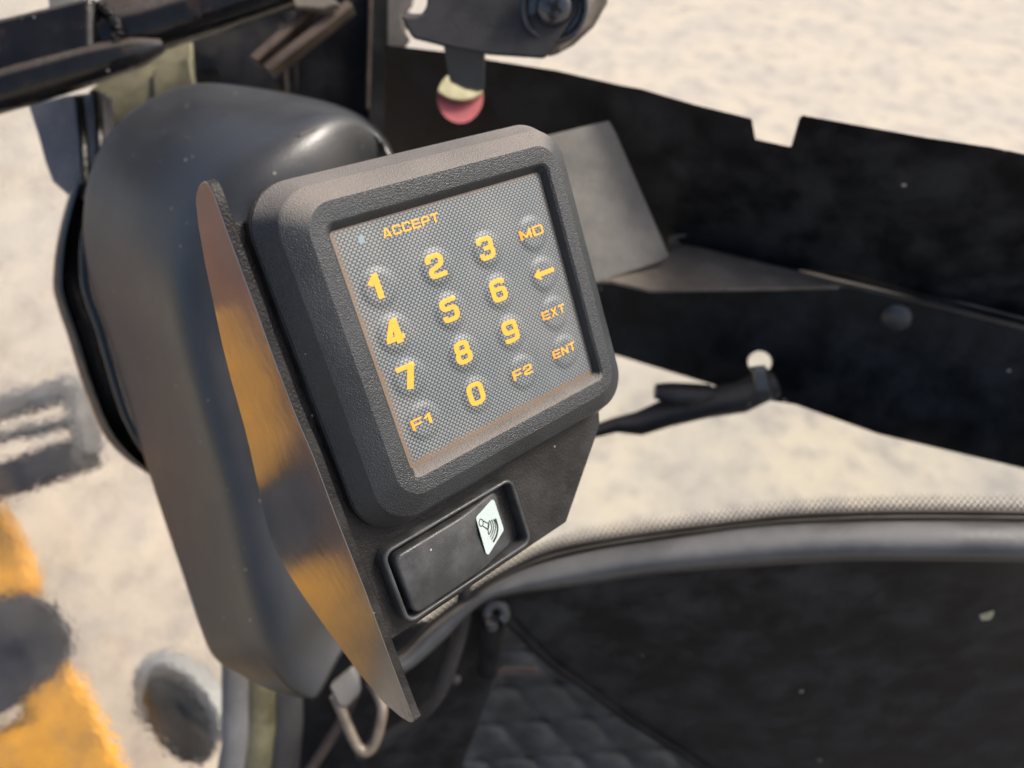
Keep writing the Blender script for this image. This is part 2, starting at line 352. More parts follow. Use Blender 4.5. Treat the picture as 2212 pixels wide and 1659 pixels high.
# ------------------------------------------------------------------ keypad
kp = thing('keypad', 'black plastic numeric keypad with orange characters on a carbon weave membrane', 'keypad', K(33, 20, -12))
v, f = kloops([(-10.3, -20.1, 78.0, 60.6, 1.6, 0.0), (-11.0, -21.2, 78.4, 61.2, 2.2, 1.6), (-11.8, -22.0, 79.0, 62.2, 2.8, 3.2), (-12.5, -22.7, 79.8, 63.0, 3.4, 3.9), (-13.2, -23.3, 80.6, 63.8, 4.0, 4.05),
               (-18.0, -28.8, 85.0, 68.6, 9.5, 4.05), (-18.5, -29.3, 85.5, 69.1, 10, 3.8), (-24.7, -34.4, 91.7, 75.2, 13, 0.2), (-25.2, -34.8, 92.2, 75.8, 13.4, -0.3), (-25.6, -35.1, 92.6, 76.2, 13.6, -1.2),
               (-30.0, -38.6, 96.0, 80.2, 16, -8.2), (-30.1, -38.6, 96.0, 80.2, 16, -8.8)])
obj('bezel', v, f, M['bezel'], kp, smooth=17)
v, f = kloops([(-29.4, -37.9, 95.2, 79.4, 15.5, -8.6), (-30.4, -38.9, 96.3, 80.5, 16.2, -9.2), (-30.6, -39.0, 96.4, 80.6, 16.3, -12.0), (-28.5, -37, 94.4, 78.6, 15, -13.6)], close_last=True, capfirst=True)
obj('back_shell', v, f, M['plate'], kp, smooth=40)
# membrane
HB, RB = 0.72, 7.4
def dome(u, v, cu, cv):
    d = math.hypot(u - cu, v - cv); s = min(1, max(0, (RB - d) / (RB - 4.3))); return HB * s * s * (3 - 2 * s) + 0.012
mu0, mu1, mv0, mv1 = -10.4, 78.1, -20.2, 60.7
rows = [[(mu0 + (mu1 - mu0) * i / 8, mv0 + (mv1 - mv0) * j / 8) for i in range(9)] for j in range(9)]
v, f = grid([[K(a, b, 0) for a, b in r] for r in rows])
obj('membrane', v, f, M['weave'], kp, uvs=[p for r in rows for p in r])
v, f = prism([K(a, b, 0.06) for a, b in rrect(-1.5, -16.4, 0.6, -14.0, 0.5, 3)], (K(0, 0, 0) - K(0, 0, 0.05)))
obj('indicator_window', v, f, M['led'], kp)
# lettering: wide square-cornered strokes
T = 0.26
def arc_poly(pts, r=0.2, closed=False, n=4):
    out = []; m = len(pts)
    for i, p in enumerate(pts):
        p = Vector(p)
        if not closed and i in (0, m - 1): out.append(p); continue
        a = Vector(pts[i - 1]); b = Vector(pts[(i + 1) % m]); da = (a - p); db = (b - p)
        rr = min(r, da.length * 0.49, db.length * 0.49); s = p + da.normalized() * rr; e = p + db.normalized() * rr
        for k in range(n + 1):
            q = k / n; out.append(s * (1 - q) ** 2 + p * 2 * q * (1 - q) + e * q * q)
    return out
def stroke(pts, t, closed=False, r=0.2):
    c = arc_poly(pts, r, closed) if r > 0 else [Vector(p) for p in pts]
    n = len(c); L, Rr = [], []
    for i, p in enumerate(c):
        a = c[i - 1] if (i or closed) else None; b = c[(i + 1) % n] if (i < n - 1 or closed) else None
        d1 = (p - a).normalized() if a is not None else None; d2 = (b - p).normalized() if b is not None else None
        if d1 is None: d1 = d2
        if d2 is None: d2 = d1
        nn = Vector((-(d1 + d2).y, (d1 + d2).x)); nn.normalize(); k = max(0.5, nn.dot(Vector((-d1.y, d1.x))))
        L.append(p + nn * t / 2 / k); Rr.append(p - nn * t / 2 / k)
    V = []; Fc = []
    for l, q in zip(L, Rr): V += [l, l.lerp(q, 0.25), l.lerp(q, 0.5), l.lerp(q, 0.75), q]
    for i in range(n if closed else n - 1):
        j = (i + 1) % n
        for k in range(4): Fc.append([5 * i + k, 5 * j + k, 5 * j + k + 1, 5 * i + k + 1])
    return V, Fc
h = T / 2
def glyph(c, w=0.9):
    a, b, t, m = h, w - h, 1 - h, 0.5
    G = {'0': [('c', [(a, h), (b, h), (b, t), (a, t)])], 'O': [('c', [(a, h), (b, h), (b, t), (a, t)])],
         '1': [('s', [(w * 0.08, 0.60), (w * 0.42, 0.86)], T * 1.1), ('s', [(w * 0.5, 1.0), (w * 0.5, 0)], T * 1.25)],
         '2': [('r', [(a, 0.64), (a, t), (b, t), (b, 0.52), (a, 0.36), (a, h), (w, h)])],
         '3': [('r', [(a, 0.70), (a, t), (b, t), (b, m), (w * 0.34, m)]), ('r', [(w * 0.5, m), (b, m), (b, h), (a, h), (a, 0.30)])],
         '4': [('s', [(w, T * 1.1), (0.02, T * 1.1)], T), ('s', [(0.12, 0.27), (w * 0.60, 0.93)], T), ('s', [(w * 0.68, 1.0), (w * 0.68, 0)], T * 1.2)],
         '5': [('r', [(w, t), (a, t), (a, 0.55), (b, 0.58), (b, h), (a, h), (a, 0.28)])],
         '6': [('r', [(b, 0.74), (b, t), (a, t), (a, h), (b, h), (b, 0.55), (a + 0.1, 0.55)])],
         '7': [('s', [(0, t), (w, t)], T), ('s', [(w - 0.13, 0.92), (w * 0.38, 0)], T * 1.25)],
         '8': [('c', [(a, h), (b, h), (b, 0.52), (a, 0.52)]), ('c', [(a + .03, 0.5), (b - .03, 0.5), (b - .03, t), (a + .03, t)])],
         '9': [('r', [(a, T * 1.1), (a, h), (b, h), (b, t), (a, t), (a, 0.45), (b - 0.1, 0.45)])],
         'A': [('s', [(0.1, 0), (w * 0.45, 0.96)], T), ('s', [(w - 0.1, 0), (w * 0.55, 0.96)], T), ('s', [(0.2, T * 1.1), (w - 0.2, T * 1.1)], T * 0.8), ('s', [(w * 0.33, 0.93), (w * 0.67, 0.93)], T * 0.7)],
         'C': [('r', [(b, 0.66), (b, t), (a, t), (a, h), (b, h), (b, 0.34)])],
         'E': [('s', [(a, 0), (a, 1)], T), ('s', [(0.1, t), (w, t)], T * 0.95), ('s', [(0.1, 0.5), (w * 0.94, 0.5)], T * 0.85), ('s', [(0.1, h), (w, h)], T * 0.95)],
         'F': [('s', [(a, 0), (a, 1)], T), ('s', [(0.1, t), (w, t)], T), ('s', [(0.1, 0.46), (w * 0.9, 0.46)], T * 0.95)],
         'P': [('s', [(a, 0), (a, 0.5)], T), ('c', [(a, 0.42), (b, 0.42), (b, t), (a, t)])],
         'T': [('s', [(0, t), (w, t)], T), ('s', [(w / 2, 0), (w / 2, 0.9)], T)],
         'M': [('s', [(a, 0), (a, 1)], T), ('s', [(b, 0), (b, 1)], T), ('s', [(a, 0.92), (w / 2, 0.16)], T * 0.9), ('s', [(b, 0.92), (w / 2, 0.16)], T * 0.9)],
         'N': [('s', [(a, 0), (a, 1)], T), ('s', [(b, 0), (b, 1)], T), ('s', [(a, 0.92), (b, 0.08)], T)],
         'D': [('c', [(a, h), (b, h), (b, t), (a, t)]), ('s', [(a, 0), (a, 1)], T)],
         'X': [('s', [(0.12, 0), (w - 0.12, 1)], T), ('s', [(0.12, 1), (w - 0.12, 0)], T)],
         '<': [('s', [(0.34, 0.5), (1.75, 0.5)], 0.34), ('p', 0)]}
    out = []
    for i, q in enumerate(G[c]):
        if q[0] == 'c': out.append(stroke(q[1], T, True, 0.2))
        elif q[0] == 'r': out.append(stroke(q[1], T, False, 0.17))
        elif q[0] == 's': out.append(stroke(q[1], q[2], False, 0))
        else:
            N = 8; vv = [Vector((0.56 * i2 / N, 0.5 + (0.48 * i2 / N) * (2 * j2 / N - 1))) for i2 in range(N + 1) for j2 in range(N + 1)]
            out.append((vv, [[i2 * (N + 1) + j2, (i2 + 1) * (N + 1) + j2, (i2 + 1) * (N + 1) + j2 + 1, i2 * (N + 1) + j2 + 1] for i2 in range(N) for j2 in range(N)]))
    return out
def subdiv(V, Fc, mx):
    """split long strokes so that print follows the domed key"""
    V = list(V); F2 = []
    for q in Fc:
        if len(q) == 4:
            a, b, c, d = [V[i] for i in q]; n = max(1, int(math.ceil(max((b - a).length, (c - d).length) / mx)))
            for k in range(n):
                i0 = len(V); V += [a.lerp(b, k / n), a.lerp(b, (k + 1) / n), d.lerp(c, (k + 1) / n), d.lerp(c, k / n)]; F2.append([i0, i0 + 1, i0 + 2, i0 + 3])
        else: F2.append(q)
    return V, F2
def legend(txt, cu, cv, hgt, wid, cw, hf, parent, name='legend'):
    global T, h
    T = 0.195 if len(txt) == 1 else 0.185; h = T / 2
    """print txt centred at (cu,cv) mm, letters hgt tall, whole word wid wide"""
    gap = 0.13; n = len(txt); tot = cw * n + gap * (n - 1) if txt != '<' else 1.75
    sx = wid / tot; V, Fc = [], []; s = 0
    for i, c in enumerate(txt):
        for gv, gf in glyph(c, cw):
            gv, gf = subdiv(gv, gf, 0.08); o = len(V); s += 1
            for p in gv:
                u = cu - wid / 2 + (p.x + i * (cw + gap)) * sx; vv = cv + hgt / 2 - p.y * hgt
                V.append(K(u, vv, hf(u, vv) + 0.09 + 0.012 * (s % 8)))
            Fc += [[k + o for k in q] for q in gf]
    return obj(name, V, Fc, M['orange'], parent, smooth=60)
legend('ACCEPT', 18.4, -15.0, 3.1, 22.4, 0.85, lambda u, v: 0, kp)
KEYS = [['1', '2', '3', 'MD'], ['4', '5', '6', '<'], ['7', '8', '9', 'EXT'], ['F1', '0', 'F2', 'ENT']]
for j, row in enumerate(KEYS):
    for i, c in enumerate(row):
        cu = 22 * i + (0.3 if i else -0.6); cv = 15.5 * j; du, dv = cu + 0.6, cv + 0.7
        rings = [0.0, 1.2, 2.4, 3.3, 4.0, 4.7, 5.0, 5.3, 5.6, 5.9, 6.2, 6.5, 6.8, 7.1, 7.5]; SG = 40
        V = [K(du, dv, dome(du, dv, du, dv))]; UV = [(du, dv)]; Fc = []
        for q, r in enumerate(rings[1:]):
            for k in range(SG):
                a = 2 * math.pi * k / SG; u, vv = du + r * math.cos(a), dv + r * math.sin(a)
                V.append(K(u, vv, dome(u, vv, du, dv))); UV.append((u, vv))
        for k in range(SG): Fc.append([0, 1 + k, 1 + (k + 1) % SG])
        for q in range(len(rings) - 2):
            for k in range(SG): Fc.append([1 + q * SG + k, 1 + q * SG + (k + 1) % SG, 1 + (q + 1) * SG + (k + 1) % SG, 1 + (q + 1) * SG + k])
        word = {'<': 'a left arrow'}.get(c, c)
        b = obj('button', V, Fc, M['weave'], kp, uvs=UV, smooth=80, label='domed membrane button marked ' + word)
        hf = lambda u, v, du=du, dv=dv: dome(u, v, du, dv)
        if len(c) == 1 and c != '<':
            legend(c, cu, cv, 8.2, 7.1 if c != '1' else 6.2, 0.68, hf, b)
        elif c == '<': legend(c, cu + 0.4, cv + 0.2, 4.8, 10.4, 1, hf, b, 'arrow_mark')
        else: legend(c, cu, cv + (0.4 if i < 3 else 0), 3.6 if len(c) == 2 else 3.2, (11.3 if c == 'MD' else 9.4) if len(c) == 2 else 11.6, (0.95 if c == 'MD' else 0.8), hf, b)

# ------------------------------------------------------------------ mounting bracket
br = thing('mounting_bracket', 'glossy black folded steel bracket holding the keypad and rocker switch', 'bracket', K(20, 118, -16))
pts = [(-33.2, -30.6), (60, -30.6), (87, -20), (88.0, 82.5), (86.3, 88.4), (54.6, 118.7), (-33.2, 118.7)]
v, f = prism([K(a, b, -13.8) for a, b in pts], K(0, 0, -17) - K(0, 0, -13.8))
obj('face_plate', v, f, M['plate'], br, bevel=0.8)
fl = [(-43.5, -4), (-41.5, -8.5), (-37.0, -9.6), (-28, -8.6), (6.3, -5.8), (40, -2.2), (80, -4.0), (140, -4.2), (150.5, -9), (153.5, -17), (153.3, -30), (152, -77), (143.5, -100), (130, -112), (106, -123), (80, -106), (47, -83), (10, -60), (-23.8, -42), (-34, -35), (-41.3, -27), (-44, -17)]
flo = fl[2:8] + fl[8:]
outline = [(-44.6, -14.5), (-44.4, -11.5), (-43.0, -9.4), (-40.5, -8.4), (-36.5, -8.4)] + fl[3:]
def on_side(px, py, c=-36.4):
    """where the side sheet's own plane (k1 = c) meets a sight line: (k2, height) in mm"""
    d = Vector(((px - CX) / F, (py - CY) / F, 1)); p0 = kt + k1 * c; q = d * (p0.dot(k1) / d.dot(k1)) - kt; return q.dot(k2), -q.dot(kn)
rear = [on_side(*p) for p in ((885, 1562), (868, 1552), (830, 1520), (777, 1457), (738, 1404), (692, 1340), (650, 1281), (620, 1233), (598, 1193), (584, 1160), (573, 1123), (562, 1075), (550, 1020), (538, 966), (527, 921), (514, 875), (500, 826), (478, 740), (457, 640), (440, 560), (428, 490), (422, 440), (423, 418), (428, 402))]
front_ = [on_side(*p) for p in ((434, 394), (441, 391), (449, 395), (460, 415), (474, 455), (497, 518), (520, 580), (560, 687), (584, 755), (634, 886), (678, 989), (728, 1123), (788, 1275), (844, 1429), (888, 1543), (895, 1558), (891, 1562))]
v, f = prism([K(-36.4, a, b) for a, b in front_ + rear], K(3.2, 0, 0) - K(0, 0, 0))
so = obj('side_flange', v, f, M['flange'], br, bevel=0.5, seg=3, label='tall tapering flange standing on the left side of the bracket')
so.data.materials.append(M['plate'])
for p_ in so.data.polygons:
    if len(p_.vertices) == 4: p_.material_index = 1
v, f = prism([K(-32.5, a, b) for a, b in ((-22, -18), (115, -18), (118, -70), (108, -104), (92, -104), (60, -84), (20, -58), (-15, -34))], K(80, 0, 0) - K(0, 0, 0)); obj('hidden_shade_block', v, f, M['plate'], br, bevel=2)  # unseen block added behind the plate to shade the motor cover
# ------------------------------------------------------------------ rocker switch
sw = thing('rocker_switch', 'black rocker switch with a white joystick symbol below the keypad', 'switch', K(3, 100, -14))
fo = rrect(-27.4, 84.9, 32.4, 114.6, 4.5, 6); NN = [(0.0, -13.9), (0.0, -9.4), (0.35, -8.4), (1.0, -8.0), (1.6, -8.2), (1.9, -9.0), (2.1, -13.7)]
rows = []
for d, n in NN: rows.append([K(a, b, n) for a, b in rrect(-27.4 + d, 84.9 + d, 32.4 - d, 114.6 - d, max(1.5, 4.5 - d), 6)])
v, f = grid(rows, True); obj('switch_frame', v, f, M['rocker'], sw, smooth=60)
def rk(u):  # height of the rocker's rolling top
    if u < 2: return -6.6 + 0.0009 * (u + 12) ** 2 * 0
    return -6.6 - min(1, (u - 2) / 10) ** 2 * 1.6 - max(0, u - 12) * 0.26
ru0, ru1, rv0, rv1 = -23.9, 25.6, 88.0, 111.7
rows = []
nu, nv = 34, 20
def edgeprof(x, a, b, r=1.6):
    d = min(x - a, b - x); return 0 if d >= r else -(r - math.sqrt(max(0, r * r - (r - d) ** 2)))
us = [ru0 + (ru1 - ru0) * (0.5 - 0.5 * math.cos(math.pi * i / nu)) for i in range(nu + 1)]
rows = []
for (ins, dz) in ((0, -7.5), (0, -1.5), (0.2, -0.75), (0.6, -0.25), (1.2, 0)):
    rr = rrect(ru0 + ins, rv0 + ins, ru1 - ins, rv1 - ins, 3.2 - ins, 6); dense = []
    for i, (a, b) in enumerate(rr):
        c, d = rr[(i + 1) % len(rr)]; L = math.hypot(c - a, d - b); n = 24 if L > 15 else 1
        for k in range(n): dense.append((a + (c - a) * k / n, b + (d - b) * k / n))
    rows.append([K(a, b, rk(a) + dz) for a, b in dense])
v, f = grid(rows, True); m = len(dense)
bot = [i for i in range(m)]
# top skin: strips across between matching rim points
base = (len(rows) - 1) * m
top = list(range(base, base + m))
f.append(top)
o = obj('rocker', v, f, M['rocker'], sw, smooth=40)
# symbol window, laid on the sunk end of the rocker
def rp(u, v, up=0.06): return K(u, v, rk(u) + up)
ic = rrect(12.2, 91.3, 23.4, 107.3, 1.4, 4)
def dense_poly(pp, mx=1.5):
    out = []
    for i, (a, b) in enumerate(pp):
        c, d = pp[(i + 1) % len(pp)]; n = max(1, int(math.hypot(c - a, d - b) / mx))
        for k in range(n): out.append((a + (c - a) * k / n, b + (d - b) * k / n))
    return out
def zk0(X, Y, wn=-9.6):
    px, py = (950 + X * 0.2712) / 1.1573, (1150 + Y * 0.2712) / 1.1573
    d = Vector(((px - CX) / F, (py - CY) / F, 1)); p0 = kt - kn * wn; q = d * (p0.dot(kn) / d.dot(kn)) - kt
    return (q.dot(k1), q.dot(k2))
ic = [zk0(*q) for q in ((1042, 372), (1060, 371), (1075, 385), (1156, 625), (1158, 655), (1148, 668), (985, 858), (966, 862), (950, 845), (866, 545), (864, 525), (872, 512))]
cu_, cv_ = sum(q[0] for q in ic) / 12, sum(q[1] for q in ic) / 12
V = []; Fc = []
for q in (1.0, 0.75, 0.5, 0.25):
    for a, b in dense_poly(ic): V.append(rp(cu_ + (a - cu_) * q, cv_ + (b - cv_) * q, 0.08))
m = len(dense_poly(ic))
for q in range(3):
    for k in range(m): Fc.append([q * m + k, q * m + (k + 1) % m, (q + 1) * m + (k + 1) % m, (q + 1) * m + k])
V.append(rp(cu_, cv_, 0.08)); Fc += [[3 * m + k, 3 * m + (k + 1) % m, 4 * m] for k in range(m)]
il = obj('symbol_window', V, Fc, M['white'], sw, label='white square symbol window on the rocker')
def ink(strokes, t=0.42):
    V, Fc = [], []
    for i, (pp, cl) in enumerate(strokes):
        gv, gf = stroke(pp, t, cl, 0); gv, gf = subdiv(gv, gf, 1.0); o = len(V)
        V += [rp(p.x, p.y, 0.14 + 0.012 * i) for p in gv]; Fc += [[k + o for k in q] for q in gf]
    return V, Fc
def arcpts(cx, cy, r, a0, a1, n=14, ry=None):
    return [(cx + r * math.cos(R(a0 + (a1 - a0) * k / n)), cy + (ry or r) * math.sin(R(a0 + (a1 - a0) * k / n))) for k in range(n + 1)]
def zk(X, Y, wn=-9.6):
    """place on the rocker's face: returns (u, v) in keypad millimetres"""
    px, py = (950 + X * 0.2712) / 1.1573, (1150 + Y * 0.2712) / 1.1573
    d = Vector(((px - CX) / F, (py - CY) / F, 1)); p0 = kt - kn * wn; q = d * (p0.dot(kn) / d.dot(kn)) - kt
    return (q.dot(k1), q.dot(k2))
def quad(a, b, c, n=10): return [zk(*[(1 - t) ** 2 * a[i] + 2 * t * (1 - t) * b[i] + t * t * c[i] for i in (0, 1)]) for t in [k / n for k in range(n + 1)]]
st = [([zk(915 + 23 * math.cos(R(q)), 572 + 33 * math.sin(R(q))) for q in range(0, 360, 20)], True),
      ([zk(934, 556), zk(1003, 588)], False), ([zk(928, 600), zk(988, 640)], False), ([zk(1003, 588), zk(988, 640)], False),
      (quad((1008, 556), (975, 610), (992, 682)), False)]
for i in range(3): st.append((quad((1008 + 21 * i, 556 - 5 * i), (1052 + 24 * i, 625), (992 + 13 * i, 685 + 22 * i)), False))
V, Fc = ink(st); obj('joystick_symbol', V, Fc, M['ink'], il)
V, Fc = ink([(quad((1070, 545), (1128, 650), (1036, 752), 14), False)], 1.0)
obj('joystick_symbol', V, Fc, M['ink'], il)

# ------------------------------------------------------------------ motor cover behind
A = [(655, 1503, 470), (590, 1487, 475), (525, 1456, 480), (468, 1418, 482), (440, 1360, 484), (400, 1240, 486), (330, 1030, 488), (262, 800, 488), (208, 630, 486), (188, 540, 484), (185, 470, 482), (197, 385, 480), (228, 310, 478), (285, 246, 478), (355, 205, 478), (440, 184, 480), (560, 196, 484), (670, 216, 486), (750, 240, 484), (800, 270, 480), (832, 305, 475), (852, 345, 470)]
B = [(690, 1498, 425), (650, 1480, 420), (620, 1440, 416), (600, 1390, 412), (585, 1340, 410), (562, 1260, 408), (525, 1090, 404), (470, 900, 400), (432, 740, 396), (424, 640, 392), (432, 570, 390), (452, 510, 388), (474, 446, 388), (505, 404, 388), (546, 364, 390), (594, 330, 394), (646, 300, 400), (694, 275, 408), (736, 266, 418), (772, 274, 428), (812, 302, 440), (846, 350, 450)]
C = [(x + (760 - x) * 0.35 + 40, y + (800 - y) * 0.16, z + 16) for x, y, z in B]
D = [(x + (800 - x) * 0.55 + 90, y + (800 - y) * 0.25, z + 50) for x, y, z in B]
NA = 150
cA, cB, cC, cD = [resample(cr(q, 6), NA) for q in (A, B, C, D)]
rows = []
for a, b, c, d in zip(cA, cB, cC, cD):
    mid = a.lerp(b, 0.55); mid.z -= 16; a2 = a.lerp(b, 0.06); a2.z -= 7
    q = cr([a, a2, mid, b, c, d], 7); rows.append([P(p.x, p.y, p.z) for p in q])
v, f = grid(rows)
mc = thing('wiper_motor_cover', 'large rounded matt black plastic cover left of the keypad, dusty on top', 'cover', P(450, 1300, 470))
obj('cover_shell', v, f, M['cover'], mc, smooth=80, solid=3)
# thin raised outline moulded on its crown
skin = [p for r in rows for p in r]
def on_skin(px, py):
    d = (P(px, py, 1) - CAM).normalized(); best = sorted(skin, key=lambda p: ((p - CAM) - d * (p - CAM).dot(d)).length)[:3]
    k = sum((p - CAM).dot(d) for p in best) / 3; return CAM + d * (k - 0.0028)
mk = [(588, 280), (618, 288), (648, 292), (680, 280), (710, 266)]
v, f = tube([on_skin(*p) for p in mk], 0.0006, 6); obj('moulded_mark', v, f, M['grey'], mc)

# ------------------------------------------------------------------ windscreen edge trim (left of the cover)
tr = thing('window_trim', 'curved black ribbed rubber trim along the left window edge', 'trim', P(250, 950, 500))
Lc = [(176, 362, 505), (150, 430, 508), (128, 520, 510), (119, 610, 512), (128, 660, 512), (152, 730, 512), (180, 820, 512), (222, 925, 512), (270, 985, 510), (335, 1030, 506)]
Rc = [(232, 340, 500), (222, 430, 500), (205, 520, 500), (212, 620, 500), (240, 700, 500), (262, 780, 500), (290, 880, 500), (320, 950, 500), (345, 1000, 500), (352, 1040, 500)]
v, f = band(Lc, Rc, [(-0.02, 10), (0.0, 0), (0.07, -5), (0.16, -6), (0.24, 2), (0.42, 8), (0.55, 4), (0.62, -6), (0.70, -9), (0.80, -8), (0.9, 0), (1.05, 6)], 70)
obj('rubber_seal', v, f, M['gloss'], tr, smooth=50, solid=2)
v, f = prism([P(*p) for p in ((59, 226, 520), (140, 205, 512), (222, 196, 505), (232, 340, 503), (214, 420, 504), (178, 430, 508), (148, 424, 514), (112, 392, 520), (96, 350, 521), (80, 290, 521))], fvec(14))
obj('end_bracket', v, f, M['trimgrey'], tr, bevel=2, seg=3, label='wet looking black end bracket of the trim')
for xs in ((170, 212, 185, 400), (205, 200, 216, 330)):
    v, f = tube([P(xs[0], xs[1], 503), P((xs[0] + xs[2]) / 2 + 2, (xs[1] + xs[3]) / 2, 500), P(xs[2], xs[3], 499)], 0.0035, 10); obj('rib', v, f, M['gloss'], tr)

# ------------------------------------------------------------------ olive bracket plate
ob_ = thing('bracket_plate', 'olive dusty sheet metal plate under the black bars', 'plate', P(330, 260, 540))
v, f = prism([P(*p) for p in ((195, 190, 536), (300, 120, 545), (372, 74, 548), (400, 70, 548), (412, 84, 547), (420, 205, 542), (300, 262, 538), (260, 350, 532), (222, 400, 530), (205, 300, 530))], fvec(5))
obj('plate_sheet', v, f, M['olive'], ob_, bevel=1.5)
v, f = prism([P(*p) for p in ((330, 195, 535), (328, 150, 536), (410, 120, 536), (424, 212, 533), (345, 260, 530))], fvec(6))
obj('raised_tab', v, f, M['olive'], ob_, bevel=2)

# ------------------------------------------------------------------ black bars, top left
ba = thing('guard_rail', 'glossy black welded steel bars crossing the top left corner', 'rail', P(100, 200, 470))
def boxbar(a, b, wv, dv, name, mt, par, bev=3):
    a, b = Vector(a), Vector(b); wv, dv = Vector(wv) / 2, Vector(dv) / 2
    V = [a - wv - dv, a + wv - dv, a + wv + dv, a - wv + dv, b - wv - dv, b + wv - dv, b + wv + dv, b - wv + dv]
    return obj(name, V, [[0, 1, 2, 3], [7, 6, 5, 4], [0, 4, 5, 1], [1, 5, 6, 2], [2, 6, 7, 3], [3, 7, 4, 0]], mt, par, bevel=bev, seg=4)
boxbar(P(-140, 168, 455), P(232, 75, 470), P(0, 122, 460) - P(0, 0, 460), fvec(34), 'square_tube', M['gloss'], ba, 5)
v, f = tube([P(225, 84, 475), P(330, 58, 480), P(450, 22, 486), P(620, -35, 492)], 0.0150, 24); obj('round_tube', v, f, M['gloss'], ba)
v, f = tube([P(-120, 232, 450), P(60, 180, 456), P(200, 138, 462), P(300, 112, 468), P(352, 98, 472)], [0.0125, 0.0125, 0.0115, 0.009, 0.004], 18); obj('lower_rod', v, f, M['gloss'], ba)
# weld bead and the hinge plates above the tube
rows = []
for i in range(40):
    s = i / 39; q = Vector((215 + 30 * math.sin(s * 3) + s * 20, 8 + s * 105, 0)); rows.append(P(q.x, q.y, 458 + 6 * abs(s - 0.5)) + Vector((random.uniform(-1, 1), 0, random.uniform(-1, 1))) * 0.0006)
v, f = tube(rows, [0.0032 + 0.0008 * math.sin(i * 1.9) for i in range(40)], 10); obj('weld_bead', v, f, M['gloss'], ba)
v, f = prism([P(*p) for p in ((208, -20, 470), (560, -60, 486), (565, -12, 486), (400, 22, 478), (250, 40, 470), (225, 30, 468))], fvec(12)); obj('welded_lug', v, f, M['brown'], ba, bevel=2, label='scuffed rust flecked lug welded on top of the tube')
v, f = prism([P(*p) for p in ((102, -20, 468), (166, -20, 468), (163, 14, 468), (104, 26, 468))], fvec(16)); obj('block', v, f, M['grey'], ba, bevel=1.5)

# ------------------------------------------------------------------ dark pillar and brace, top centre
pi = thing('cab_pillar', 'dark black steel corner pillar rising out of frame behind the keypad', 'pillar', P(640, 330, 620))
pp, n = planar([(395, -60), (610, -60), (622, 230), (640, 330), (425, 260), (405, 120)], (395, -60, 600), (620, 230, 640), (425, 260, 640))
v, f = prism(pp, fvec(25)); obj('inner_face', v, f, M['pillar'], pi, bevel=3)
v, f = prism([P(*p) for p in ((608, -60, 595), (800, -60, 590), (794, 250, 622), (800, 340, 630), (630, 340, 632))], fvec(30)); obj('front_face', v, f, M['pillar'], pi, bevel=4)
v, f = prism([P(*p) for p in ((798, -60, 580), (872, -60, 585), (850, 135, 606), (862, 340, 625), (790, 340, 622), (792, 235, 612))], fvec(40)); obj('edge_channel', v, f, M['pillar'], pi, bevel=3)
for a, b, r in (((609, 50, 592), (621, 212, 612), 0.0016), ((801, -20, 577), (794, 235, 606), 0.0018), ((650, -20, 586), (653, 60, 592), 0.0014)):
    v, f = tube([P(*a), P(*b)], r, 8); obj('edge_bead', v, f, M['brown'], pi)
v, f = tube([P(575 + 3 * k, 205 + 3 * k, 600) for k in range(3)], 0.003, 8)
bz = thing('diagonal_brace', 'dusty brown U section brace slanting in front of the dark pillar', 'brace', P(600, 80, 560))
dv = P(30, 24, 560) - P(0, 0, 560)
def bar2(a, b, w_, z0, z1, dz, nm, mt):
    va = [P(a[0], a[1], z0), P(b[0], b[1], z1), P(b[0] + w_[0], b[1] + w_[1], z1), P(a[0] + w_[0], a[1] + w_[1], z0)]
    v, f = prism(va, fvec(dz)); obj(nm, v, f, mt, bz, bevel=1)
bar2((538, 120), (690, -14), (16, 12), 548, 556, 14, 'flange', M['brown'])
bar2((558, 136), (708, 6), (10, 6), 560, 566, 3, 'web', M['pillar'])
bar2((566, 140), (748, -2), (14, 14), 548, 556, 14, 'flange', M['brown'])
v, f = prism([P(*p) for p in ((560, -10, 540), (680, -30, 545), (735, 8, 545), (700, 20, 545), (612, 14, 542))], fvec(8)); obj('end_cap', v, f, M['dusty'], bz, bevel=2)
po = thing('sill_strip', 'pale dusty pointed metal strip beside the dark pillar', 'strip', P(850, 100, 560))
v, f = prism([P(*p) for p in ((838, -40, 560), (902, -40, 556), (890, 10, 558), (868, 32, 560), (872, 62, 562), (886, 84, 562), (862, 112, 566), (843, 137, 568), (836, 128, 568))], fvec(4)); obj('strip_face', v, f, M['dusty'], po, bevel=1)

# ------------------------------------------------------------------ latch, top right
la = thing('door_latch', 'black angular latch block with a recessed cross head screw', 'latch', P(1060, 60, 420))
out = [(926, -60), (922, 0), (921, 12), (913, 28), (899, 35), (883, 35), (864, 32), (874, 55), (890, 84), (961, 102), (1059, 120), (1179, 128), (1203, 91), (1249, 28), (1268, -60)]
pp, n = planar(out, (900, 30, 430), (1250, 0, 410), (1060, 125, 422))
v, f = prism(pp, fvec(22, 0, -13)); obj('latch_body', v, f, M['rubber'], la, bevel=2.0, seg=3)
v, f = prism([P(*p) for p in ((1178, 128, 428), (1204, 92, 426), (1251, 28, 420), (1270, -60, 414), (1330, -60, 420), (1312, 12, 424), (1284, 60, 428), (1240, 100, 432), (1206, 118, 434))], fvec(20, 0, -12)); obj('side_cap', v, f, M['dusty'], la, bevel=5, seg=4)
c0 = P(1198, 16, 411); ax = (P(1198, 16, 400) - P(1202, 20, 430)).normalized(); u0 = ax.orthogonal().normalized(); v0 = ax.cross(u0)
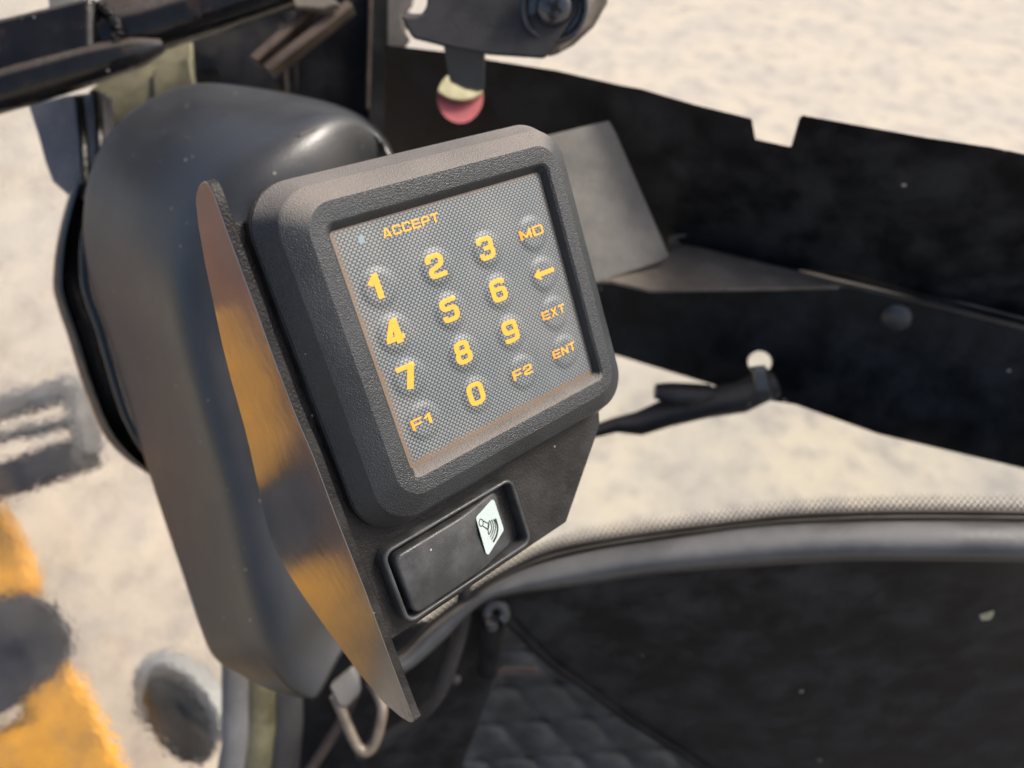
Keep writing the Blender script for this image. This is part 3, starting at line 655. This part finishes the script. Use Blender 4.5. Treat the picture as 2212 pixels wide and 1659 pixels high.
def ring_lathe(profile, seg=40):
    rows = [[c0 + ax * hh * 0.001 + (u0 * math.cos(2 * math.pi * k / seg) + v0 * math.sin(2 * math.pi * k / seg)) * r * 0.001 for k in range(seg)] for r, hh in profile]
    return grid(rows, True)
v, f = ring_lathe([(19.5, -4), (19.5, 2.0), (18.8, 3.2), (17.4, 3.4), (16.2, 2.2), (15.0, -2.5), (9, -3)]); obj('screw_cup', v, f, M['screw'], la, smooth=50)
v, f = ring_lathe([(10.5, -3), (10.5, 1.2), (9.8, 2.8), (8.0, 4.2), (5.0, 5.2), (2.4, 5.5), (2.0, 3.0), (0.05, 2.6)]); sc = obj('screw_head', v, f, M['screw'], la, smooth=50)
for ang in (0.3, 0.3 + math.pi / 2):
    d = u0 * math.cos(ang) + v0 * math.sin(ang); e = ax.cross(d)
    pp = [c0 + ax * 0.0057 + d * sx * 0.0048 + e * sy * 0.0009 for sx, sy in ((-1, -1), (1, -1), (1, 1), (-1, 1))]
    v, f = prism(pp, -ax * 0.002); obj('cross_slot', v, f, M['ink'], sc)
v, f = prism([P(*p) for p in ((957, 92, 440), (1048, 104, 440), (1046, 188, 455), (1030, 192, 456), (1002, 186, 455), (970, 170, 452))], fvec(6)); obj('tongue', v, f, M['rollgrey'], la, bevel=1.2)

# ------------------------------------------------------------------ upper black panel with notch and round hole
up = thing('side_tray', 'long black sheet metal tray running right from behind the keypad, notched top edge', 'tray', P(1500, 500, 560))
ua, ub, uc = (870, 103, 505), (2212, 335, 400), (1450, 500, 555)
toppts = [(832, 97), (868, 101), (960, 112), (1060, 130), (1200, 152), (1340, 184), (1385, 192), (1500, 226), (1619, 255), (1624, 258), (1632, 301), (1707, 317), (1712, 314), (1730, 252), (1734, 249), (1850, 270), (2000, 297), (2140, 318), (2190, 328), (2300, 352), (2560, 410)]
low = [(2560, 775), (2212, 690), (1830, 590), (1450, 562), (1190, 520), (832, 345)]
outer = toppts + low
hx, hy, rx, ry = 994, 208, 50, 58
hole = [(hx + rx * math.cos(2 * math.pi * k / 40), hy + ry * math.sin(2 * math.pi * k / 40)) for k in range(40)]
po_, n = planar(outer, ua, ub, uc); ph_, _ = planar(hole, ua, ub, uc)
def holed(outer, holes, vec):
    bm = bmesh.new(); ed = []
    for loop in [outer] + holes:
        vs = [bm.verts.new(p) for p in loop]
        for i in range(len(vs)): ed.append(bm.edges.new((vs[i], vs[(i + 1) % len(vs)])))
    bmesh.ops.triangle_fill(bm, use_beauty=True, edges=ed)
    r = bmesh.ops.extrude_face_region(bm, geom=list(bm.faces)); vv = [q for q in r['geom'] if isinstance(q, bmesh.types.BMVert)]
    bmesh.ops.translate(bm, verts=vv, vec=vec); bm.verts.index_update()
    V = [q.co.copy() for q in bm.verts]; Fc = [[q.index for q in fc.verts] for fc in bm.faces]; bm.free(); return V, Fc
v, f = holed(po_, [ph_], fvec(2.5)); obj('upright_sheet', v, f, M['panel'], up, smooth=5)
# groove and lip at the foot of the upright sheet
gl = [(1446, 512, 550), (1500, 508, 552), (1640, 540, 545), (1830, 588, 530), (2000, 633, 512), (2212, 688, 490), (2560, 775, 455)]
gr = [(1446, 548, 544), (1500, 552, 542), (1640, 580, 535), (1830, 620, 520), (2000, 660, 502), (2212, 712, 480), (2560, 800, 445)]
v, f = band(gl, gr, [(0, 0), (0.15, 10), (0.5, 16), (0.72, 6), (0.84, -3), (0.95, -4), (1.0, 0)], 60); obj('folded_lip', v, f, M['dusty'], up, smooth=40, solid=1.5)
la_, lb_, lc_ = (1830, 624, 518), (2212, 708, 478), (1335, 770, 632)
lower = [(1180, 560), (1300, 606), (1400, 628), (1790, 622), (1835, 620), (2212, 710), (2560, 800), (2560, 1125), (2212, 1012), (1900, 938), (1720, 874), (1640, 862), (1520, 825), (1335, 768), (1150, 700)]
po2, n = planar(lower, la_, lb_, lc_)
hh, _ = planar([(1642 + 27 * math.cos(2 * math.pi * k / 24), 782 + 24 * math.sin(2 * math.pi * k / 24)) for k in range(24)], la_, lb_, lc_)
v, f = holed(po2, [hh], fvec(2.5)); obj('lower_sheet', v, f, M['panel'], up, smooth=5, label='lower face of the tray with a bolt and small hole')
v, f = prism([P(*p) for p in ((1180, 292, 470), (1316, 259, 478), (1330, 285, 482), (1446, 552, 505), (1425, 566, 503), (1290, 612, 492), (1180, 640, 480))], fvec(3)); obj('grey_end_plate', v, f, M['grey'], up, bevel=1.2, seg=3, label='worn grey plate closing the left end of the tray')
v, f = prism([P(*p) for p in ((1290, 606, 492), (1321, 606, 494), (1404, 626, 496), (1751, 619, 508), (1800, 618, 516), (1835, 618, 524), (1700, 580, 540), (1586, 552, 548), (1528, 537, 550), (1453, 540, 548), (1440, 552, 520), (1300, 600, 496))], Vector((0, 0, -0.003))); obj('ledge', v, f, M['dusty'], up, bevel=0.8, label='dust covered triangular ledge of the tray')
# bolt head
c0, _ = planar([(1936, 686)], la_, lb_, lc_); c0 = c0[0]; ax = n if n.dot(CAM - c0) > 0 else -n; u0 = ax.orthogonal().normalized(); v0 = ax.cross(u0)
v, f = ring_lathe([(10.2, -1), (10.2, 1.0), (9, 3.0), (6, 4.6), (3, 5.2), (0.05, 5.4)], 28); obj('bolt_head', v, f, M['rollgrey'], up, smooth=60)
# cable tie through the small hole
v, f = band([(1617, 795, 500), (1628, 800, 498), (1628, 840, 500), (1620, 866, 505)], [(1650, 790, 500), (1655, 800, 498), (1664, 840, 500), (1668, 864, 505)], [(0, 3), (0.15, 0), (0.85, 0), (1, 3)], 20)
tag(obj('cable_tie', v, f, M['rollgrey'], solid=1.5), 'black cable tie looped through the small hole in the tray', 'cable tie')
v, f = prism([P(*p) for p in ((0,0,1),(1,0,1),(1,1,1))], fvec(10))
pk = thing('round_cap', 'pink cap with a cream upper part seen through the round hole', 'cap', P(995, 240, 560))
ccx, ccy, zz = 994, 214, 575
def disc(cx, cy, rx, ry, z, a0, a1, n=30): return [P(cx + rx * math.cos(R(a0 + (a1 - a0) * k / n)), cy + ry * math.sin(R(a0 + (a1 - a0) * k / n)), z) for k in range(n + 1)]
v, f = prism(disc(ccx, ccy, 80, 85, zz, 0, 350), fvec(8)); obj('pink_face', v, f, M['pink'], pk, bevel=1)
v, f = prism(disc(ccx + 2, 158, 66, 58, zz - 6, 0, 350), fvec(5)); obj('cream_label', v, f, M['cream'], pk, bevel=0.6)
# sleeved cable
v, f = tube([P(*p) for p in ((1668, 826, 560), (1600, 858, 560), (1520, 872, 560), (1440, 892, 560), (1380, 915, 562), (1330, 918, 562), (1270, 935, 562))], [0.012, 0.0125, 0.0115, 0.011, 0.0095, 0.006, 0.005], 18)
cb = thing('sleeved_cable', 'fuzzy black sleeved cable hanging under the tray', 'cable', P(1480, 900, 560))
obj('sleeve', v, f, M['rubber'], cb)
v, f = tube([P(1415, 845, 545), P(1450, 850, 545), P(1500, 852, 548), P(1535, 846, 552)], [0.005, 0.0075, 0.0075, 0.005], 14, sx=1.3); obj('tape_end', v, f, M['outdark'], cb)

# ------------------------------------------------------------------ lower right window: frit band, seal, trim roll, black door panel
fa = [(838, 1412), (870, 1380), (935, 1312), (1037, 1237), (1140, 1184), (1249, 1142), (1350, 1113), (1462, 1094), (1595, 1081), (1728, 1073), (1993, 1065), (2212, 1065), (2560, 1072)]
fb = [(838, 1424), (880, 1396), (938, 1336), (1037, 1264), (1110, 1222), (1196, 1184), (1356, 1155), (1515, 1134), (1620, 1121), (1728, 1110), (1940, 1102), (2212, 1104), (2560, 1114)]
fc_ = [(838, 1432), (880, 1412), (940, 1352), (1037, 1283), (1110, 1243), (1196, 1212), (1330, 1183), (1515, 1156), (1621, 1142), (1728, 1134), (1940, 1128), (2212, 1130), (2560, 1140)]
fd = [(850, 1462), (895, 1432), (955, 1378), (1037, 1301), (1110, 1277), (1196, 1264), (1409, 1232), (1515, 1222), (1621, 1213), (1750, 1205), (1887, 1200), (2212, 1203), (2560, 1212)]
wz = lambda p: [(x, y, 470 - (x - 1037) * 0.035) for x, y in p]
lw = thing('side_window', 'clear lower side window with a dotted black border above the curved trim', 'window', P(1700, 1100, 460))
n = 120
A_ = resample(cr(wz(fb), 8), n); B_ = resample(cr(wz(fa), 8), n); V = []; UV = []; s = 0
for i, (a, b) in enumerate(zip(A_, B_)):
    pa, pb = P(a.x, a.y, a.z + 6), P(b.x, b.y, b.z + 8)
    if i: s += (pa - prev).length * 1000
    prev = pa
    for t in (0, 0.5, 1.0): V.append(pa.lerp(pb, t)); UV.append((s + t * 0, t * (pb - pa).length * 1000))
Fc = [[i * 3 + j, i * 3 + j + 1, (i + 1) * 3 + j + 1, (i + 1) * 3 + j] for i in range(n - 1) for j in (0, 1)]
obj('dotted_border', V, Fc, M['frit'], lw, uvs=UV)
gp = [(x, y + 8, 480 - (x - 1037) * 0.035) for x, y in fa[2:]] + [(2900, 1060, 480), (2900, 700, 660), (1700, 560, 690), (1150, 540, 690)]
pg, _ = planar([(x, y + 14) for x, y in fa[2:]] + [(3000, 1080), (3000, 600), (1700, 420), (1100, 300)], (1037, 1245, 500), (2212, 1073, 458), (1700, 560, 790)); v, f = prism(pg, fvec(4)); obj('pane', v, f, M['glass'], lw)
se = thing('window_seal', 'thin curved rubber window seal between the dotted glass border and the grey trim', 'seal', P(1700, 1140, 450))
v, f = band(wz(fb), wz(fc_), [(-0.06, 6), (0.0, 1), (0.12, 0), (0.28, 5), (0.42, 3), (0.5, -3), (0.62, -5), (0.74, -3), (0.82, 4), (1.0, 7)], 110); obj('seal_strip', v, f, M['rubber'], se, smooth=60, solid=1)
dp = thing('door_panel', 'wide curved black panel filling the lower right corner', 'panel', P(1800, 1500, 430))
fe = [(860, 1660), (900, 1560), (960, 1450), (1060, 1345), (1120, 1335), (1196, 1330), (1409, 1300), (1515, 1290), (1621, 1280), (1750, 1275), (1887, 1270), (2212, 1270), (2560, 1280)]
w3 = lambda p, dz: [(x, y, 452 + dz - (x - 1037) * 0.035) for x, y in p]
v, f = band(w3(fc_, 4), w3(fd, 0), [(0.0, 6), (0.05, 1), (0.2, -2), (0.42, -4), (0.65, -4.4), (0.85, -3.4), (1.0, -1.6), (1.12, 1.5)], 110); obj('rolled_edge', v, f, M['rollgrey'], dp, smooth=60, solid=2, label='rounded dusty grey top edge of the panel')
pts = [(1000, 1310), (1037, 1296), (1110, 1272), (1196, 1259), (1409, 1227), (1515, 1217), (1621, 1208), (1750, 1200), (1887, 1195), (2212, 1198), (2560, 1207), (2560, 2000), (2100, 2000), (1568, 1690), (1460, 1610), (1356, 1546), (1270, 1480), (1196, 1429), (1140, 1375), (1095, 1333), (1040, 1320)]
pp, n = planar(pts, (1037, 1296, 466), (2212, 1198, 424), (1356, 1546, 562)); v, f = prism(pp, fvec(4)); obj('panel_face', v, f, M['panel'], dp, bevel=1.5)
ct = [(1085, 1326), (1140, 1382), (1196, 1436), (1270, 1487), (1356, 1553), (1460, 1617), (1568, 1692), (1700, 1790)]
cpp, _ = planar(ct, (1037, 1296, 463), (2212, 1198, 421), (1356, 1546, 559)); v, f = tube(cpp, 0.0034, 12); obj('piping', v, f, M['pillar'], dp)
for (x, y, r, zq) in ((2131, 1325, 11, 425),):
    c = planar([(x, y)], (1037, 1296, 466), (2212, 1198, 424), (1356, 1546, 562))[0][0]
    ax2 = (CAM - c).normalized(); q1 = ax2.orthogonal().normalized(); q2 = ax2.cross(q1)
    v, f = prism([c + ax2 * 0.0008 + (q1 * math.cos(a) * 0.0050 * random.uniform(.85, 1.1) + q2 * math.sin(a) * 0.0036) for a in [2 * math.pi * k / 14 for k in range(14)]], -ax2 * 0.001)
    tag(obj('paint_chip', v, f, M['cream']), 'small pale fleck stuck on the lower right black panel', 'fleck')

# ------------------------------------------------------------------ dark lower part: inner panel, cable, eyelet, bellows, hook, rod
ip = thing('inner_panel', 'dark smooth panel between the bracket tip and the black cable', 'panel', P(900, 1560, 560))
v, f = prism([P(*p) for p in ((800, 1560, 540), (862, 1412, 520), (905, 1372, 515), (960, 1325, 508), (1040, 1290, 500), (1100, 1330, 520), (1060, 1500, 560), (980, 1700, 620), (760, 1750, 620))], fvec(5)); obj('panel_skin', v, f, M['panel'], ip, bevel=3)
v, f = tube([P(*p) for p in [(q.x, q.y, q.z) for q in cr([(1004, 1230, 470), (1002, 1290, 475), (1000, 1345, 480), (976, 1425, 486), (946, 1500, 494), (900, 1552, 504), (844, 1590, 515), (780, 1630, 530)], 6)]], 0.0050, 14)
tag(obj('loose_cable', v, f, M['rubber']), 'bent black cable dropping behind the rocker switch', 'cable')
ey = thing('eyelet', 'dark round eyelet with a shiny pin beside the curved panel tip', 'eyelet', P(1072, 1345, 470))
ring = [P(1072 + 19 * math.cos(a), 1322 + 19 * math.sin(a), 468) for a in [R(q) for q in range(-200, 60, 12)]]
v, f = tube(ring, 0.0038, 10); obj('ring', v, f, M['rollgrey'], ey)
v, f = tube([P(1062, 1338, 470), P(1063, 1352, 476)], 0.0042, 12); obj('pin', v, f, M['rollgrey'], ey)
v, f = tube([P(1062, 1345, 485), P(1058, 1400, 500), P(1054, 1448, 515)], 0.0075, 12); obj('slot_strap', v, f, M['pillar'], ey)
# bellows: folded dark sheet
rows = []
for j in range(130):
    y = 1330 + j * 3.4; r = []
    for i in range(90):
        x = 1000 + i * 7.4; yy = y
        fold = abs(((yy + 0.06 * (x - 1050)) / 78.0) % 1 - 0.5) * 2
        diag = abs(((x - 1040 - (yy - 1400) * 0.9) / 105.0) % 1 - 0.5) * 2
        zq = 640 + (yy - 1400) * 0.45 + 9 * fold ** 3 + 9 * diag ** 3
        r.append(P(x, yy, zq))
    rows.append(r)
v, f = grid(rows); o = obj('rubber_bellows', v, f, M['mat'], smooth=60, solid=3); tag(o, 'dark pleated rubber boot on the floor at bottom centre', 'boot')
v, f = prism([P(*p) for p in ((1035, 1446, 520), (1120, 1444, 522), (1165, 1446, 522), (1160, 1456, 522), (1035, 1462, 520))], fvec(4)); tag(obj('brass_strip', v, f, M['brown'], bevel=0.8), 'short dull brown strip lying over the pleated boot', 'strip')
c0 = P(984, 1466, 520); ax = (CAM - c0).normalized(); u0 = ax.orthogonal().normalized(); v0 = ax.cross(u0)
v, f = ring_lathe([(4.2, -2), (4.2, 1), (2.8, 3), (0.05, 3.8)], 16); tag(obj('rivet', v, f, M['rollgrey'], smooth=60), 'small dull rivet left of the brown strip', 'rivet')
fm = thing('floor_frame', 'dark steel floor frame below the rounded cover', 'frame', P(800, 1650, 800))
pp, n = planar([(560, 1400), (900, 1350), (1200, 1330), (1750, 1800), (1700, 2100), (520, 2100), (575, 1659)], (560, 1400, 860), (1200, 1330, 860), (900, 2000, 900)); v, f = prism(pp, fvec(20)); obj('frame_plate', v, f, M['pillar'], fm, bevel=3)
v, f = tube([P(*p) for p in ((600, 1750, 560), (674, 1659, 565), (739, 1558, 570), (765, 1500, 572))], 0.0042, 10); tag(obj('thin_rod', v, f, M['brown']), 'thin brown rod leaning up to the steel hook', 'rod')
hk = thing('steel_hook', 'U shaped dull steel hook hanging beside the flange tip', 'hook', P(780, 1640, 480))
v, f = tube([P(q.x, q.y, q.z) for q in cr([(722, 1500, 478), (738, 1535, 478), (756, 1580, 478), (774, 1614, 478), (792, 1624, 478), (810, 1606, 479), (822, 1565, 480), (826, 1525, 482), (812, 1490, 484), (800, 1470, 486)], 6)], 0.0035, 12); obj('bent_wire', v, f, M['hook'], hk)
v, f = prism([P(*p) for p in ((709, 1483, 470), (758, 1443, 474), (772, 1462, 476), (778, 1500, 476), (746, 1532, 474), (728, 1524, 472))], fvec(8)); obj('hook_plate', v, f, M['outgrey'], hk, bevel=2)
pt = thing('corner_tube', 'upright blue grey tube with an olive side at the bottom left of the cover', 'tube', P(520, 1900, 560))
v, f = tube([P(512, 1380, 560), P(512, 1600, 575), P(495, 1700, 582), P(470, 2000, 600)], 0.0115, 20); obj('grey_tube', v, f, M['outgrey'], pt)
v, f = tube([P(560, 1400, 570), P(562, 1560, 580), P(548, 1700, 588), P(530, 2000, 600)], 0.0125, 20); obj('olive_tube', v, f, M['olive'], pt)
v, f = tube([P(610, 1430, 590), P(612, 1560, 600), P(600, 1700, 606), P(590, 2000, 610)], 0.016, 20); obj('dark_tube', v, f, M['outdark'], pt)

# ------------------------------------------------------------------ front window glass (left)
fw = thing('front_window', 'rain streaked dusty front window behind the cover on the left', 'window', P(300, 1700, 600))
pp, n = planar([(-600, -300), (640, -300), (640, 700), (600, 1400), (500, 2300), (-600, 2300)], (0, 0, 570), (500, 0, 580), (300, 1600, 600)); v, f = prism(pp, n * 0.004)
obj('pane', v, f, M['dirtyglass'], fw)

# ------------------------------------------------------------------ machine outside: yellow boom, grey carrier, pale tank
bo = thing('digger_boom', 'yellow excavator boom with a grimy dark joint outside the left window', 'boom', P(150, 1700, 1500))
def beam(a, b, w_, d_, nm, mt, lab=None, par=None):
    a, b = P(*a), P(*b); ax = (b - a).normalized(); s = ax.cross(FW).normalized() * w_ / 2000; dd = ax.cross(s).normalized() * d_ / 2000
    V = [a - s - dd, a + s - dd, a + s + dd, a - s + dd, b - s - dd, b + s - dd, b + s + dd, b - s + dd]
    o = obj(nm, V, [[0, 1, 2, 3], [7, 6, 5, 4], [0, 4, 5, 1], [1, 5, 6, 2], [2, 6, 7, 3], [3, 7, 4, 0]], mt, par or bo, bevel=14, seg=4)
    if lab: o['label'] = lab
    return o
def slab(pts, z, dz, nm, mt, lab=None, par=None, bev=48):
    v, f = prism([P(x, y, z) for x, y in pts], fvec(dz, -0.64 * dz - 6, 0.3 * dz)); return obj(nm, v, f, mt, par or bo, bevel=bev, seg=6, label=lab)
slab([(-640, 1010), (-330, 930), (-60, 1010), (10, 1085), (72, 1185), (108, 1300), (-40, 1330), (-200, 1450), (-450, 1420), (-590, 1230)], 1500, 150, 'upper_arm', M['yellow'])
slab([(-380, 1470), (-210, 1430), (-50, 1300), (60, 1275), (130, 1310), (165, 1375), (148, 1435), (20, 1540), (-130, 1640), (-300, 1620)], 1485, 170, 'joint', M['outdark'], 'grimy dark joint between the yellow arm sections', bev=18)
slab([(30, 1500), (150, 1420), (195, 1490), (245, 1590), (280, 1670), (290, 1980), (60, 1985), (-150, 1960), (-200, 1740), (-110, 1640), (60, 1560)], 1500, 150, 'lower_arm', M['yellow'])
v, f = prism([P(*p) for p in ((-1700, 300, 1900), (-150, 300, 1800), (-150, 1400, 1700), (-60, 1900, 1600), (-1700, 1900, 1600))], fvec(30))
tag(obj('reflection_backdrop', v, f, M['backdrop_brown']), kind='structure')  # off-frame plate added only to give the flange a brown reflection
gc = thing('tool_carrier', 'blurred grey steel tool carrier outside the left window above the boom', 'carrier', P(80, 1080, 1450))
for a, b, w_ in (((-60, 905, 1400), (170, 828, 1400), 46), ((165, 825, 1400), (195, 985, 1400), 40), ((-60, 960, 1400), (180, 905, 1400), 24)):
    beam(a, b, w_, 60, 'frame_bar', M['outgrey'], par=gc)
beam((-60, 1060, 1400), (195, 975, 1400), 70, 80, 'base_block', M['outdark'], par=gc)
tk = thing('pale_tank', 'pale round tank with a dark opening outside the window', 'tank', P(400, 1700, 1100))
def ell(cx, cy, rx, ry, rot, z, n=40):
    out = []
    for k in range(n):
        a = 2 * math.pi * k / n; x, y = rx * math.cos(a), ry * math.sin(a); c, s_ = math.cos(R(rot)), math.sin(R(rot)); out.append((cx + x * c - y * s_, cy + x * s_ + y * c, z))
    return out
def arcpts3(cx, cy, rx, ry, rot, z, a0, a1, n=30):
    out = []
    for k in range(n + 1):
        a = R(a0 + (a1 - a0) * k / n); x, y = rx * math.cos(a), ry * math.sin(a); c, s_ = math.cos(R(rot)), math.sin(R(rot)); out.append(P(cx + x * c - y * s_, cy + x * s_ + y * c, z))
    return out
v, f = grid([arcpts3(385, 1552, 62, 108, -32, 1090, 190, 410), arcpts3(390, 1546, 76, 124, -32, 1070, 190, 410), arcpts3(396, 1540, 88, 138, -32, 1085, 190, 410), arcpts3(404, 1540, 92, 146, -32, 1180, 190, 410)]); obj('rim', v, f, M['palegrey'], tk, smooth=60, solid=6)
v, f = grid([[P(*p) for p in ell(385, 1552, 64, 112, -32, 1088)], [P(*p) for p in ell(395, 1557, 60, 100, -32, 1230)]], True); f.append(list(range(40, 80))); obj('dark_opening', v, f, M['outdark'], tk)
